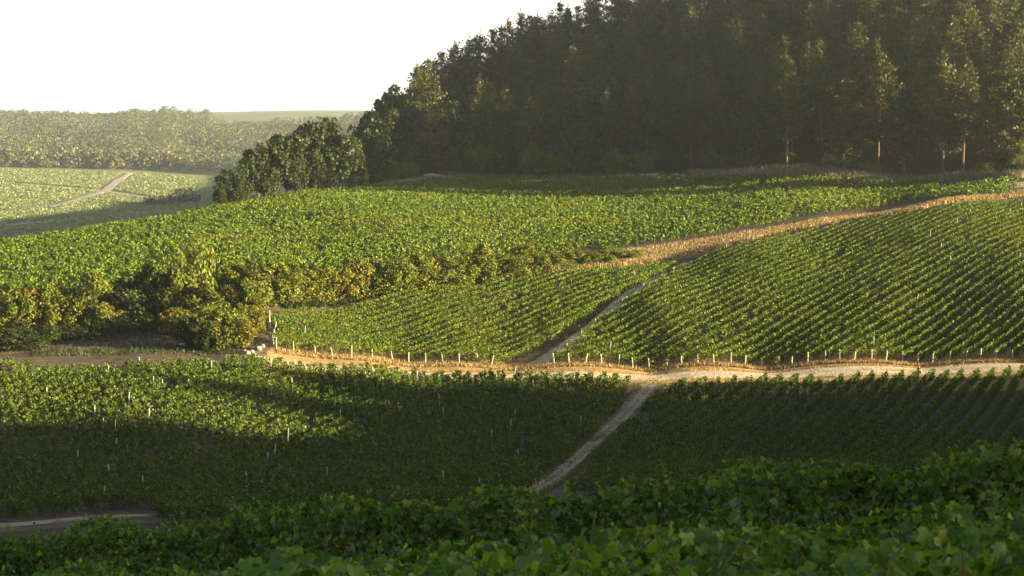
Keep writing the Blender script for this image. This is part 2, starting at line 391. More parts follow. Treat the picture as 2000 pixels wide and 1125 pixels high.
def strip(name, pts, widths, mat, lift=0.05, wob=0.15, seg=1.0):
    """a road draped over the terrain along plan points."""
    pts = np.array(pts); d = np.r_[0, np.cumsum(np.hypot(*np.diff(pts, axis=0).T))]
    n = max(8, int(d[-1] / seg)); s = np.linspace(0, d[-1], n)
    c = np.stack([np.interp(s, d, pts[:, 0]), np.interp(s, d, pts[:, 1])], 1)
    k = np.ones(9) / 9                                     # soften the corners
    cpad = np.concatenate([np.repeat(c[:1], 4, 0), c, np.repeat(c[-1:], 4, 0)])
    c = np.stack([np.convolve(cpad[:, q], k, 'valid') for q in (0, 1)], 1)
    w = np.interp(s, d, widths)
    t = np.gradient(c, axis=0); t /= np.linalg.norm(t, axis=1)[:, None]
    nm = np.stack([-t[:, 1], t[:, 0]], 1)
    m = 7; rows = []
    j1 = np.convolve(rng.normal(0, 1, n + 8), np.ones(9) / 3, 'valid') * wob; j2 = np.convolve(rng.normal(0, 1, n + 8), np.ones(9) / 3, 'valid') * wob
    for q in np.linspace(-1, 1, m):
        e = w / 2 * q + (j1 if q < 0 else j2) * abs(q)
        p = c + nm * e[:, None]
        z = height(p[:, 0], p[:, 1]) + lift * (1 if abs(q) < 0.99 else -0.6)
        rows.append(np.c_[p, z])
    v = np.stack(rows, 1).reshape(-1, 3); ii = np.arange(n * m).reshape(n, m)
    f = np.stack([ii[:-1, :-1], ii[:-1, 1:], ii[1:, 1:], ii[1:, :-1]], -1).reshape(-1, 4)[:, ::-1]
    o = link(name, mesh_from(name, v, [f], [mat], smooth=True)); tag(o, kind='structure')
    return o
strip('road', [P(470,692,185), P(540,706,184.3), P(620,718,184.3), P(800,729,185), P(1000,735,185.5), P(1270,738,186), P(1500,734,187), P(1800,726,188), P(2000,718,189), P(2400,708,190)],
      [2.2, 2.4, 2.6, 3.0, 3.6, 4.4, 4.6, 5.0, 5.6, 6], M['road'], 0.06)
strip('dirt_track', [P(1275,745,182), P(1262,765,176.5), P(1225,810,167), P(1150,875,153), P(1040,950,132), P(980,990,118)], [2.4, 1.8, 1.7, 1.7, 1.9, 2], M['track'], 0.07, 0.3)
strip('dirt_track', [P(1035,728,189.5), P(1060,705,195), P(1130,660,209), P(1230,585,238), P(1320,528,266), P(1345,515,272)], [3.2, 2.7, 2.6, 2.5, 2.3, 2.0], M['road'], 0.07, 0.25)
strip('path', [P(-200,700,193), P(60,690,194), P(200,675,197), P(330,660,201), P(420,668,196), P(490,685,189)], [4, 4, 5, 4, 3, 3], M['shade_earth'], 0.07, 0.4)
strip('path', [P(-300,1018,122), P(0,1018,122), P(200,1016,121.5), P(420,1008,121)], [2.0, 2.0, 2.0, 1.5], M['track'], 0.06, 0.3)
strip('path', [P(1830,384,362), P(1900,382,358), P(2000,374,362), P(2250,362,372)], [2, 4, 6, 7], M['road'], 0.06, 0.4)
strip('path', [P(1345,517,271.5), P(1480,484,287), P(1600,452,303), P(1800,424,321), P(2000,394,339), P(2300,358,360)], [1.6, 2.6, 3, 3, 3, 3], M['track'], 0.06, 0.3)  # dirt path whose brown also stands for the vines' shadow below the bank
strip('path', [P(830,330,452), P(860,340,444), P(885,348,440), P(960,353,441), P(1100,353,441), P(1300,350,436)], [2.5, 3.5, 3, 2, 2, 2], M['far_road'], 0.08, 0.3)
# far valley roads
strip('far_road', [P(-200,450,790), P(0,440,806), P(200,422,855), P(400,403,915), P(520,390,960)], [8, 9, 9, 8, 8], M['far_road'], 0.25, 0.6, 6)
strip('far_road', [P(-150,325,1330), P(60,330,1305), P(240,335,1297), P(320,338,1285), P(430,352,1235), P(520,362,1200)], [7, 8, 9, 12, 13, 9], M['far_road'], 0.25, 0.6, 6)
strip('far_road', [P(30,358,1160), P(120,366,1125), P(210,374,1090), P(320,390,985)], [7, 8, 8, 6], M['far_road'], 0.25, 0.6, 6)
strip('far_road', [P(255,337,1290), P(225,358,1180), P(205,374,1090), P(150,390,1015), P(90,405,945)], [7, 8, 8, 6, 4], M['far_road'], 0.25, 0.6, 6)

# ------------------------------------------------------------------ leaf cards
def rand_dirs(n, up=0.0):
    d = rng.normal(0, 1, (n, 3)); d[:, 2] += up
    return d / np.linalg.norm(d, axis=1)[:, None]
def leaf_quads(c, size, nrm, aspect=0.85, fold=0.18):
    """c (N,3) centres, size (N,), nrm (N,3) -> verts (4N,3), faces (N,4)"""
    n = len(c)
    t = rng.normal(0, 1, (n, 3)); t -= (t * nrm).sum(1)[:, None] * nrm; t /= np.linalg.norm(t, axis=1)[:, None]
    b = np.cross(nrm, t)
    s = size[:, None] * 0.5
    v = np.stack([c - t * s, c + b * s * aspect + nrm * s * fold, c + t * s * 1.1, c - b * s * aspect + nrm * s * fold], 1)
    return v.reshape(-1, 3), np.arange(4 * n).reshape(n, 4)

def tube(pts, rad, k=5):
    pts = np.array(pts, float); n = len(pts)
    t = np.gradient(pts, axis=0); t /= np.linalg.norm(t, axis=1)[:, None] + 1e-9
    ref = np.where(np.abs(t[:, 2:3]) > 0.9, np.array([[1., 0, 0]]), np.array([[0, 0, 1.]]))
    u = np.cross(t, ref); u /= np.linalg.norm(u, axis=1)[:, None] + 1e-9
    w = np.cross(t, u)
    an = np.arange(k) * 2 * math.pi / k
    v = pts[:, None] + np.asarray(rad)[:, None, None] * (np.cos(an)[None, :, None] * u[:, None] + np.sin(an)[None, :, None] * w[:, None])
    ii = np.arange(n * k).reshape(n, k)
    f = np.stack([ii[:-1], np.roll(ii, -1, 1)[:-1], np.roll(ii, -1, 1)[1:], ii[1:]], -1).reshape(-1, 4)
    return v.reshape(-1, 3), f
class MB:
    def __init__(s): s.v = []; s.f = {}; s.n = 0
    def add(s, v, f, m=0):
        f = np.asarray(f)
        s.v.append(v); s.f.setdefault((f.shape[1], m), []).append(f + s.n); s.n += len(v)
    def mesh(s, name, mats, smooth=False):
        faces = []; mi = []
        for (k, m), fl in s.f.items():
            a = np.concatenate(fl); faces.append(a); mi.append(np.full(len(a), m))
        return mesh_from(name, np.concatenate(s.v), faces, mats, np.concatenate(mi), smooth)

def post_mesh(name, h, w, mat):
    mb = MB()
    v, f = tube([(0, 0, -0.3), (0, 0, h * 0.5), (0, 0.01, h - 0.04), (0, 0.01, h)], [w, w, w * 0.95, w * 0.6], 6)
    mb.add(v, f); mb.add(np.concatenate([v[-6:]]), np.arange(6)[None])
    return mb.mesh(name, [mat])
POST_END = post_mesh('trellis_post', 1.2, 0.052, M['post'])
POST_MID = post_mesh('trellis_post', 1.7, 0.04, M['metal_post'])

# ------------------------------------------------------------------ vine hedges on the slopes
def hedge_field(field, direction, spacing, mat, lab, group, leaf=0.22, per_m=34, h0=0.35, h1=1.25, w=0.34, gap=0.03, jitter=0.03, start=0.0,
                end_posts=0, mid_posts=None, order=1, minlen=4, step=0.95, spread=0.30, vary=0.17):
    d = np.asarray(direction, float); d /= np.linalg.norm(d); nrm = np.array([d[1], -d[0]])     # nrm points to the right
    s_all = field @ nrm; t_all = field @ d
    offs = np.arange(s_all.min() + spacing * (0.3 + start), s_all.max(), spacing)
    if order < 0: offs = offs[::-1]
    count = 0; out = []
    for off in offs:
        ts = np.arange(t_all.min(), t_all.max(), 0.5)
        p = nrm * off + d * ts[:, None]
        ins = in_poly(p[:, 0], p[:, 1], field)
        if ins.sum() * 0.5 < minlen: continue
        # longest unbroken run
        e = np.flatnonzero(np.diff(np.r_[0, ins.astype(int), 0])); runs = e.reshape(-1, 2)
        a, b = runs[np.argmax(runs[:, 1] - runs[:, 0])]
        t0, t1 = ts[a], ts[min(b, len(ts) - 1)]
        if t1 - t0 < minlen: continue
        count += 1
        plants = np.arange(t0, t1, step); plants = plants + rng.normal(0, 0.1, len(plants))
        plants = plants[rng.random(len(plants)) > gap]
        vig = np.clip(rng.normal(1, vary, len(plants)), 0.4, 1.5)
        nl = np.maximum(3, (per_m * step * vig * rng.uniform(0.75, 1.25, len(plants))).astype(int))
        idx = np.repeat(np.arange(len(plants)), nl); n = len(idx)
        al = rng.normal(0, spread, n); ac = rng.normal(0, w * 0.55, n)
        lean = rng.normal(0, 0.05, len(plants))[idx]
        u = rng.random(n) ** 0.75
        top = h1 * (1 - 0.6 * vary + 0.6 * vary * vig)[idx]
        z = h0 + (top - h0) * u + (rng.random(n) < 0.04) * rng.uniform(0.03, 0.22, n)
        ac = ac * (1.1 - 0.5 * u) + lean * u
        tt = plants[idx] + al
        ofj = off + np.interp(tt, ts[::12], rng.normal(0, jitter, len(ts[::12])))
        q = nrm * (ofj + ac)[:, None] + d * tt[:, None]
        g = height(q[:, 0], q[:, 1])
        cen = np.c_[q, g + z]
        out_d = np.c_[nrm * np.sign(ac)[:, None], np.full(n, 0.55)]
        nn = rand_dirs(n) * 0.75 + out_d * 0.55; nn /= np.linalg.norm(nn, axis=1)[:, None]
        mb = MB()
        mb.add(*leaf_quads(cen, leaf * rng.uniform(0.65, 1.3, n), nn), 0)
        # stems: one thin crooked trunk for each plant
        ps = nrm * off + d * plants[:, None]; gs = height(ps[:, 0], ps[:, 1])
        k = len(ps); r = 0.035
        for cxx, cyy in ((r, 0.0), (0.0, r)):
            b0 = np.c_[ps - [cxx, cyy], gs - 0.1]; b1 = np.c_[ps + [cxx, cyy], gs - 0.1]
            tt1 = np.c_[ps + [cxx, cyy] + rng.normal(0, 0.05, (k, 2)), gs + 0.75]; tt0 = tt1 - np.array([2 * cxx, 2 * cyy, 0])
            mb.add(np.stack([b0, b1, tt1, tt0], 1).reshape(-1, 3), np.arange(4 * k).reshape(k, 4), 1)
        base = nrm * off + d * t0; bz = float(height(base[0], base[1]))
        vv = mb.v; mb.v = [x - np.array([base[0], base[1], bz]) for x in vv]
        o = link('vine_hedge', mb.mesh('vine_hedge', [mat, M['stem']]), loc=(base[0], base[1], bz))
        tag(o, lab(count), 'vine hedge', group)
        # posts
        def post(me, t, hh=1.0):
            pp = nrm * off + d * t; pz = float(height(pp[0], pp[1]))
            c = bpy.data.objects.new('trellis_post', me); C.objects.link(c); c.parent = o
            c.location = (pp[0] - base[0], pp[1] - base[1], pz - bz)
            c.rotation_euler = (rng.normal(0, 0.08), rng.normal(0, 0.08), rng.uniform(0, 6)); c.scale = (1, 1, hh)
        if end_posts & 1: post(POST_END, t0 - 0.55 + rng.normal(0, 0.1), rng.uniform(0.8, 1.05))
        if end_posts & 2: post(POST_END, t1 + 0.5, rng.uniform(0.85, 1.1))
        if mid_posts:
            for t in np.arange(t0 + mid_posts[2], t1, mid_posts[0]):
                if rng.random() < mid_posts[1]: post(POST_MID, t + rng.normal(0, 0.15), rng.uniform(0.8, 0.95))
        out.append(o)
    return out

D_LOW = np.array([math.sin(R(22)), math.cos(R(22))])
D_MID = np.array([math.sin(R(35)), math.cos(R(35))])
rows_mr = hedge_field(F_MR, D_MID, 1.36, M['vine'], lambda k: f'sunlit vine hedge on the slope above the road, {ordinal(k)} from the dirt track',
            'vine hedges of the big sunlit slope', leaf=0.165, per_m=120, w=0.22, h0=0.25, h1=1.12, end_posts=1, mid_posts=(9, 0.05, 4))
rows_ml = hedge_field(F_ML, D_MID, 1.36, M['vine'], lambda k: f'sunlit vine hedge in the small wedge plot, {ordinal(k)} leftwards from the dirt track',
            'vine hedges of the small wedge plot', leaf=0.165, per_m=120, w=0.22, h0=0.25, h1=1.12, end_posts=1, order=-1, mid_posts=(9, 0.04, 4))
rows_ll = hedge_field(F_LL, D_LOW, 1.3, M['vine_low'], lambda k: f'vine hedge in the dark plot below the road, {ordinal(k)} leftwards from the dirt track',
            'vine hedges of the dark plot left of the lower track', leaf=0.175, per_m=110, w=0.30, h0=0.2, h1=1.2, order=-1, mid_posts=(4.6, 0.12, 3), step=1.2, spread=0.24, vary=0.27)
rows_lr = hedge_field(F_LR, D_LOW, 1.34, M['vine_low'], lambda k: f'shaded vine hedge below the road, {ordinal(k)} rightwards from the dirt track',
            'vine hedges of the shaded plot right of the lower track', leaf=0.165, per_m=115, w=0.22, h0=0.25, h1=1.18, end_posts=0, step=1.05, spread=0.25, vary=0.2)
D_UP = np.array([math.sin(R(64)), math.cos(R(64))])
rows_up = hedge_field(F_UP, D_UP, 1.45, M['vine_upper'], lambda k: f'vine hedge of the upper plot under the wood, {ordinal(k)} counted from its low end',
            'vine hedges of the upper plot', leaf=0.26, per_m=52, w=0.42, h1=1.3, jitter=0.16, gap=0.10, step=1.25, spread=0.26, vary=0.25)
rows_ups = hedge_field(F_UPS, P(1975,375,366) - P(1700,404,346), 2.2, M['vine_upper'], lambda k: f'short vine hedge on the narrow terrace above the dry bank, {ordinal(k)} from the bank',
            'vine hedges of the narrow terrace', leaf=0.34, per_m=26, w=0.5, h1=1.3, jitter=0.1, order=-1)
print('ROWS', len(rows_mr), len(rows_ml), len(rows_ll), len(rows_lr), len(rows_up), len(rows_ups))

# ------------------------------------------------------------------ nearest vine hedges, leaf by leaf
def grape_leaves(c, size, nrm, droop):
    """lobed leaf: 11 rim points and a sunken centre, folded along the midrib."""
    ang = np.radians([-90, -52, -28, -2, 22, 48, 68, 90, 112, 132, 158, 182, 208, 232])
    rad = np.array([0.32, 0.70, 0.84, 0.92, 0.70, 0.97, 0.80, 1.10, 0.80, 0.97, 0.70, 0.92, 0.84, 0.70])
    n = len(c); k = len(ang)
    down = np.tile([0, 0, -1.0], (n, 1)) + rng.normal(0, 0.5, (n, 3))
    t = down - (down * nrm).sum(1)[:, None] * nrm; t /= np.linalg.norm(t, axis=1)[:, None] + 1e-9
    b = np.cross(nrm, t)
    rj = rad[None] * rng.uniform(0.88, 1.12, (n, k))
    xx = np.cos(ang)[None] * rj; yy = np.sin(ang)[None] * rj
    zz = rng.uniform(0.15, 0.6, (n, 1)) * np.abs(xx) - droop[:, None] * (yy ** 2) * 0.42 - 0.25 * xx ** 2 + rng.normal(0, 0.09, (n, k))
    s = size[:, None, None] * 0.5
    rim = c[:, None] + s * (xx[..., None] * b[:, None] + yy[..., None] * t[:, None] + zz[..., None] * nrm[:, None])
    v = np.concatenate([c[:, None] - 0.02 * nrm[:, None] * size[:, None, None], rim], 1)
    i = np.arange(k); tri = np.stack([np.zeros(k, int), 1 + i, 1 + (i + 1) % k], 1)
    f = tri[None] + (np.arange(n) * (k + 1))[:, None, None]
    return v.reshape(-1, 3), f.reshape(-1, 3)

near_ns = [16.75, 14.3, 12.4, 10.6, 9.0, 7.6, 6.3, 5.2]
near_names = {0: 'deep green vine hedge nearest the valley, its leafy crest cutting across the lower fields',
              len(near_ns) - 1: 'blurred big-leaved vine hedge closest to the viewer, in the lower corner'}
for q, n0 in enumerate(near_ns):
    ext = n0 * 0.32
    tl = []
    # stretch of hedge seen, with a margin on both sides
    for sgn in (-1, 1):
        az = math.atan(0.268) * sgn
        dirv = np.array([math.sin(az), math.cos(az)])
        rr = n0 / (dirv @ ROW_N); tl.append((dirv * rr) @ ROW_D)
    lo, hi = min(tl) - 3.0, max(tl) + 3.0
    L = hi - lo
    dens = 1150 if q < 3 else 950
    n = int(L * dens)
    t = rng.uniform(lo, hi, n)
    # uneven vigour along the hedge
    kx = np.arange(lo - 2, hi + 2, 0.45)
    topk = np.interp(t, kx, np.clip(rng.normal(1.28, 0.075, len(kx)), 1.05, 1.5)); widk = np.interp(t, kx, np.clip(rng.normal(0.28, 0.06, len(kx)), 0.15, 0.42))
    th = rng.uniform(-0.25, math.pi + 0.25, n)                  # round the cross-section
    shell = 1 - 0.45 * rng.random(n) ** 2.2
    ca, sa = np.cos(th), np.sin(th)
    acr = ca * widk * shell * (1.0 + 0.25 * (sa < 0.6)); z = 0.55 + sa * (topk - 0.55) * shell
    side = rng.random(n) < 0.45
    z = np.where(side, rng.uniform(0.15, 1.0, n) * topk * 0.95, z); acr = np.where(side, np.sign(ca) * widk * shell * rng.uniform(0.75, 1.15, n), acr)
    p = ROW_N * (n0 + acr)[:, None] + ROW_D * t[:, None]
    g = near_z(p[:, 0], p[:, 1])
    c = np.c_[p, g + z]
    outn = np.c_[ROW_N * ca[:, None], np.maximum(sa, 0.15) * 0.9]
    nn = outn * 0.8 + rand_dirs(n) * 0.75; nn /= np.linalg.norm(nn, axis=1)[:, None]
    size = np.clip(rng.normal(0.078, 0.022, n), 0.03, 0.12) * (0.85 if q >= 5 else 1)
    mb = MB(); mb.add(*grape_leaves(c, size, nn, rng.uniform(0, 1.4, n)))
    cb = MB()
    # shoots that stand or hang out of the top
    for _ in range(int(L * (9 if q < 3 else 6))):
        ts = rng.uniform(lo, hi); tp = float(np.interp(ts, kx, np.full(len(kx), 1.2)))
        ln = rng.uniform(0.18, 0.55) * (1.0 if rng.random() < 0.8 else 1.25)
        b2 = ROW_N * (n0 + rng.normal(0, 0.15)) + ROW_D * ts
        b3 = np.array([b2[0], b2[1], float(near_z(b2[0], b2[1])) + tp - 0.2])
        dv = np.r_[rng.normal(0, 0.35, 2), 1.0]; dv /= np.linalg.norm(dv)
        bend = np.r_[rng.normal(0, 0.25, 2), -rng.uniform(0, 0.35)]
        ss = np.linspace(0, 1, 6)
        pts = b3 + dv * (ss * ln)[:, None] + bend * ((ss ** 2) * ln)[:, None]
        cb.add(*tube(pts, np.linspace(0.006, 0.002, 6), 4))
        m = int(5 + ln * 12)
        f = rng.uniform(0.15, 1, m); pc = b3 + dv * (f * ln)[:, None] + bend * ((f ** 2) * ln)[:, None] + rng.normal(0, 0.035, (m, 3))
        nd = rand_dirs(m, 0.4)
        mb.add(*grape_leaves(pc, (0.095 - 0.055 * f) * rng.uniform(0.8, 1.2, m), nd, rng.uniform(0, 1, m)))
    for ts in np.arange(lo, hi, 0.95):                           # gnarled trunks under the leaves
        b2 = ROW_N * n0 + ROW_D * ts; gz = float(near_z(b2[0], b2[1]))
        cb.add(*tube([(b2[0], b2[1], gz - 0.1), (b2[0] + rng.normal(0, 0.03), b2[1] + rng.normal(0, 0.03), gz + 0.35), (b2[0] + rng.normal(0, 0.06), b2[1] + rng.normal(0, 0.06), gz + 0.8)], [0.04, 0.03, 0.018], 6))
    base = ROW_N * n0 + ROW_D * (lo + hi) / 2; bz = float(near_z(base[0], base[1])); off = np.array([base[0], base[1], bz])
    mb.v = [x - off for x in mb.v]
    for (k4, _), fl in cb.f.items():
        for f4 in fl: mb.f.setdefault((k4, 1), []).append(f4 + mb.n)
    mb.v += [x - off for x in cb.v]
    root = link('vine_hedge', mb.mesh('vine_hedge', [M['vine_near'], M['cane']]), loc=off)
    lab = near_names.get(q, f'dark leafy vine hedge in the near shade, {ordinal(q + 1)} back from the valley side')
    tag(root, lab, 'vine hedge', 'vine hedges of the near hillside')

# ------------------------------------------------------------------ trees
def pine_proto(h, cr, seed, mat, clear=0.3, dense=1.0):
    global rng
    keep = rng; rng = np.random.default_rng(seed)
    tb = MB(); zs = np.linspace(0, 1, 9)
    sway = np.cumsum(rng.normal(0, 0.10, (9, 2)), 0); sway -= sway[0]
    tp = np.c_[sway, zs * h]; tp[0, 2] = -1.0
    r0 = 0.011 * h + 0.05
    tb.add(*tube(tp, r0 * (1 - zs * 0.93), 7))
    cs, ns, sz = [], [], []
    zc = clear * h
    while zc < h * 0.99:
        f = (zc - clear * h) / (h * (1 - clear))
        prof = cr * (1 - f) ** 0.85 * (0.35 + 0.65 * min(1, f * 5 + 0.35)) + 0.25
        nb = rng.integers(4, 7)
        a0 = rng.uniform(0, 6.28)
        for k in range(nb):
            a = a0 + k * 6.283 / nb + rng.normal(0, 0.25)
            ln = max(0.35, prof * rng.uniform(0.5, 1.25))
            rise = ln * rng.uniform(-0.05, 0.45) + 0.25 * f
            ax = np.array([np.interp(zc, tp[:, 2], tp[:, 0]), np.interp(zc, tp[:, 2], tp[:, 1]), zc])
            end = ax + np.array([math.cos(a) * ln, math.sin(a) * ln, rise])
            mid = (ax + end) / 2 - np.array([0, 0, 0.08 * ln])
            if rng.random() < 0.7: tb.add(*tube([ax, mid, end], [0.05 + 0.02 * ln, 0.04, 0.015], 4))
            nc = max(1, int(ln * 1.9 * dense))
            for g in np.linspace(0.35, 1.0, nc):
                pc = ax + (end - ax) * g - np.array([0, 0, 0.08 * ln * math.sin(math.pi * g)]) + rng.normal(0, 0.18, 3)
                m = int(rng.integers(11, 17))
                cs.append(pc + rng.normal(0, 1, (m, 3)) * np.array([0.34, 0.34, 0.20])); sz.append(rng.uniform(0.28, 0.6, m))
                nn = rng.normal(0, 1, (m, 3)); ns.append(nn / np.linalg.norm(nn, axis=1)[:, None])
        zc += rng.uniform(0.75, 1.25) * (1.1 - 0.35 * f)
    m = 14                                                     # leader shoot
    cs.append(tp[-1] + np.c_[rng.normal(0, 0.08, (m, 2)), rng.uniform(-0.7, 0.7, m)]); sz.append(rng.uniform(0.2, 0.36, m)); nn = rng.normal(0, 1, (m, 3)) * np.array([1, 1, 0.3]); ns.append(nn / np.linalg.norm(nn, axis=1)[:, None])
    cb = MB(); cb.add(*leaf_quads(np.concatenate(cs), np.concatenate(sz), np.concatenate(ns), aspect=0.5))
    rng = keep
    return tb.mesh('trunk', [M['bark']], True), cb.mesh('crown', [mat])

def broad_proto(h, cr, seed, mat, low=0.15, lobes=26, leaf=0.42, per=95, spiky=0.0):
    global rng
    keep = rng; rng = np.random.default_rng(seed)
    tb = MB()
    fork = h * max(low, 0.12) + 0.3
    tb.add(*tube([(0, 0, -1), (0.1, 0, fork * 0.6), (0.1, 0.1, fork), (0.15, 0.1, h * 0.7)], [0.022 * h + .04, 0.018 * h + .03, 0.014 * h + .03, 0.02], 7))
    cs, ns, sz = [], [], []
    for k in range(lobes):
        d = rand_dirs(1)[0]; rr = rng.uniform(0.45, 1.0)
        zc = h * (low + (1 - low) * 0.5)
        c = np.array([d[0] * cr * 0.78 * rr, d[1] * cr * 0.78 * rr, zc + d[2] * h * (1 - low) * 0.40 * rr])
        lr = cr * rng.uniform(0.22, 0.42)
        if spiky and rng.random() < spiky: c[2] += rng.uniform(0.05, 0.18) * h; lr *= 0.65
        tb.add(*tube([(0.1, 0.1, fork * 0.9), c * np.array([0.5, 0.5, 0]) + np.array([0, 0, (fork + c[2]) / 2]), c], [0.010 * h + .02, 0.006 * h + .015, 0.012], 4))
        m = int(per * rng.uniform(0.7, 1.3))
        q = rand_dirs(m, 0.15) * (rng.random(m) ** 0.45)[:, None] * lr * np.array([1, 1, 0.85]) * rng.uniform(0.8, 1.25, 3)
        cs.append(c + q); sz.append(leaf * rng.uniform(0.6, 1.3, m))
        nn = q / (np.linalg.norm(q, axis=1)[:, None] + 1e-6) * 0.6 + rand_dirs(m, 0.3) * 0.8; ns.append(nn / np.linalg.norm(nn, axis=1)[:, None])
    cb = MB(); cb.add(*leaf_quads(np.concatenate(cs), np.concatenate(sz), np.concatenate(ns)))
    rng = keep
    return tb.mesh('trunk', [M['bark']], True), cb.mesh('crown', [mat])

def plant_tree(name, proto, x, y, scale, rot, label, cat, group, sz=1.0, parts=('trunk', 'crown'), sink=0.0):
    root = bpy.data.objects.new(name, None); C.objects.link(root)
    root.location = (x, y, float(height(x, y)) - sink); root.rotation_euler = (rng.normal(0, 0.03), rng.normal(0, 0.03), rot); root.scale = (scale, scale, scale * sz)
    for me, pn in zip(proto, parts):
        c = bpy.data.objects.new(pn, me); C.objects.link(c); c.parent = root
    return tag(root, label, cat, group)

pines = [pine_proto(17, 4.3, 100 + k, M['pine'] if k % 2 else M['pine_warm'], clear=cl, dense=1.25) for k, cl in enumerate((0.16, 0.08, 0.34, 0.12, 0.06, 0.28))]
broads = [broad_proto(11, 4.2, 200 + k, M['broad'], low=0.08, lobes=30, leaf=0.5, per=110, spiky=0.3) for k in range(3)]

# forest: jittered grid over the wooded hill
wood_pts = []
for gx in np.arange(-60, 160, 6.4):
    for gy in np.arange(290, 530, 6.8):
        x = gx + rng.uniform(-2.6, 2.6); y = gy + rng.uniform(-2.8, 2.8)
        if not in_poly(np.array([x]), np.array([y]), WOOD)[0]: continue
        a = math.atan2(x, y); r = math.hypot(x, y)
        if a > R(15.6) and z > -6 or a > R(18.5): continue
        z = float(height(x, y))
        px = 1000 + F * x / (y * cp - z * sp); 
        def pyof(zz): return 562.5 - F * (zz * cp + y * sp) / (y * cp - zz * sp)
        wood_pts.append((x, y, z, px, pyof(z), pyof(z + 17)))
# drop trees that stand wholly behind nearer ones
wood_pts.sort(key=lambda t: math.hypot(t[0], t[1]))
cover = {}
chosen = []
for t in wood_pts:
    if t[4] < -60: continue
    keys = [int((t[3] + d) // 12) for d in (-18, -6, 6, 18)]
    top = t[5]
    vis = sum(1 for k in keys if top < cover.get(k, 2000) - 26)
    if vis >= 1: chosen.append(t)
    for k in keys: cover[k] = min(cover.get(k, 2000), top + 6)
print('WOOD', len(wood_pts), len(chosen))
# the trees that make the outline against the sky: foot point on the hill, crown top where the outline runs
outl = [(704,248),(735,206),(776,168),(825,130),(876,99),(928,76),(980,56),(1035,34),(1070,26),(1100,20),(1130,14)] + [(697,250),(707,232),(722,210),(745,190),(765,172),(788,152),(812,132),(838,116),(862,99),(888,86),(915,73),(940,64),(966,54),(992,42),(1020,20),(1050,27),(1085,8),(1112,12),(1150,-6)]
outl.sort()
for k, (px, ptop) in enumerate(outl):
    r = float(np.interp(px, [697, 725, 800, 1000, 1150], [358, 372, 384, 405, 425])) + rng.uniform(-4, 4)
    a, t = ray(px, ptop); x, y = r * math.sin(a), r * math.cos(a)
    h = t * r - float(height(x, y))
    if px < 790: pr, kind, word, hp = broads[k % 3], 'broadleaf_tree', 'bushy tree', 11.5
    else: pr, kind, word, hp = pines[k % len(pines)], 'pine_tree', 'dark pine', 17.0
    sc_ = np.clip(h / hp, 0.55, 1.15)
    plant_tree(kind, pr, x, y, sc_, rng.uniform(0, 6.28), f'{word} on the outline of the wood, {ordinal(k + 1)} up its slope against the sky', 'tree', 'trees of the wood on the hill', sz=h / hp / sc_)
def outline_at(px): return float(np.interp(px, [o[0] for o in outl], [o[1] for o in outl]))
sky_k = 0; edge_k = 0
for i, t in enumerate(sorted(chosen, key=lambda t: t[3])):
    x, y, z, px, pb, ptop = t
    near_edge = pb > 318
    outline = False
    sc_ = rng.uniform(0.78, 1.12) 
    if px < 1170:                                # no crown rises above the outline
        room = (pb - outline_at(px)) / max(1.0, pb - ptop)
        if room < 0.42: continue
        sc_ = min(sc_, room * 0.97)
    if px > 2030: sc_ *= 0.6
    pr = pines[rng.integers(len(pines))] if rng.random() < (0.74 if px > 800 else 0.4) else broads[rng.integers(3)]
    if pr in broads: sc_ *= rng.uniform(1.1, 1.4)
    kind = 'pine_tree' if pr in pines else 'broadleaf_tree'
    word = 'dark pine' if pr in pines else 'bushy tree'
    if outline:
        sky_k += 1; lab = f'{word} on the outline of the wood, {ordinal(sky_k)} up its slope against the sky'
    elif near_edge:
        edge_k += 1; lab = f'{word} at the foot of the wood, {ordinal(edge_k)} along its edge from the pale bank'
    else:
        lab = f'{word} among the crowded trees inside the wood on the hill'
    plant_tree(kind, pr, x, y, sc_, rng.uniform(0, 6.28), lab, 'tree', 'trees of the wood on the hill', sz=rng.uniform(0.9, 1.1))

# clump of trees at the far corner of the upper plot
clump = [(448,392,384,9.0),(480,385,390,11),(505,372,402,13),(535,378,398,14.5),(560,372,404,15),(592,368,408,16),(620,366,412,17.5),(648,366,414,17),(672,366,416,14),(690,366,420,13),(430,398,380,6),(462,392,382,7),(520,384,392,9),(580,374,402,9),(610,370,406,10),(640,368,410,9)]
clump.sort()
for k, (px, py, r, h) in enumerate(clump):
    p = P(px, py, r); pr = broads[k % 3]; h *= far_r(r) / r
    plant_tree('broadleaf_tree', pr, p[0], p[1], h / 11 * 0.9, rng.uniform(0, 6.28), f'dark tree in the clump beside the upper plot, {ordinal(k + 1)} from its valley side', 'tree', 'trees of the dark clump beside the upper plot', sz=1.1)

# unseen trees added beyond the frame to dapple shade over the lower plots
for k, (x, y, h) in enumerate([(74,147,10),(90,150,12),(84,142,9),(104,147,13),(112,138,11),(98,138,10),(120,143,12),(78,134,9),(126,132,10),(136,139,13),(92,129,9),(146,146,12),(140,128,10),(156,136,12),(118,151,9),(132,152,10),(110,156,7)]):
    plant_tree('broadleaf_tree', broads[k % 3], x, y, h / 11 * 1.15, k * 1.7, 'broadleaf tree added out of view to dapple shade on the lower plots', 'tree', 'unseen trees added for dappled shade', sz=1.45)

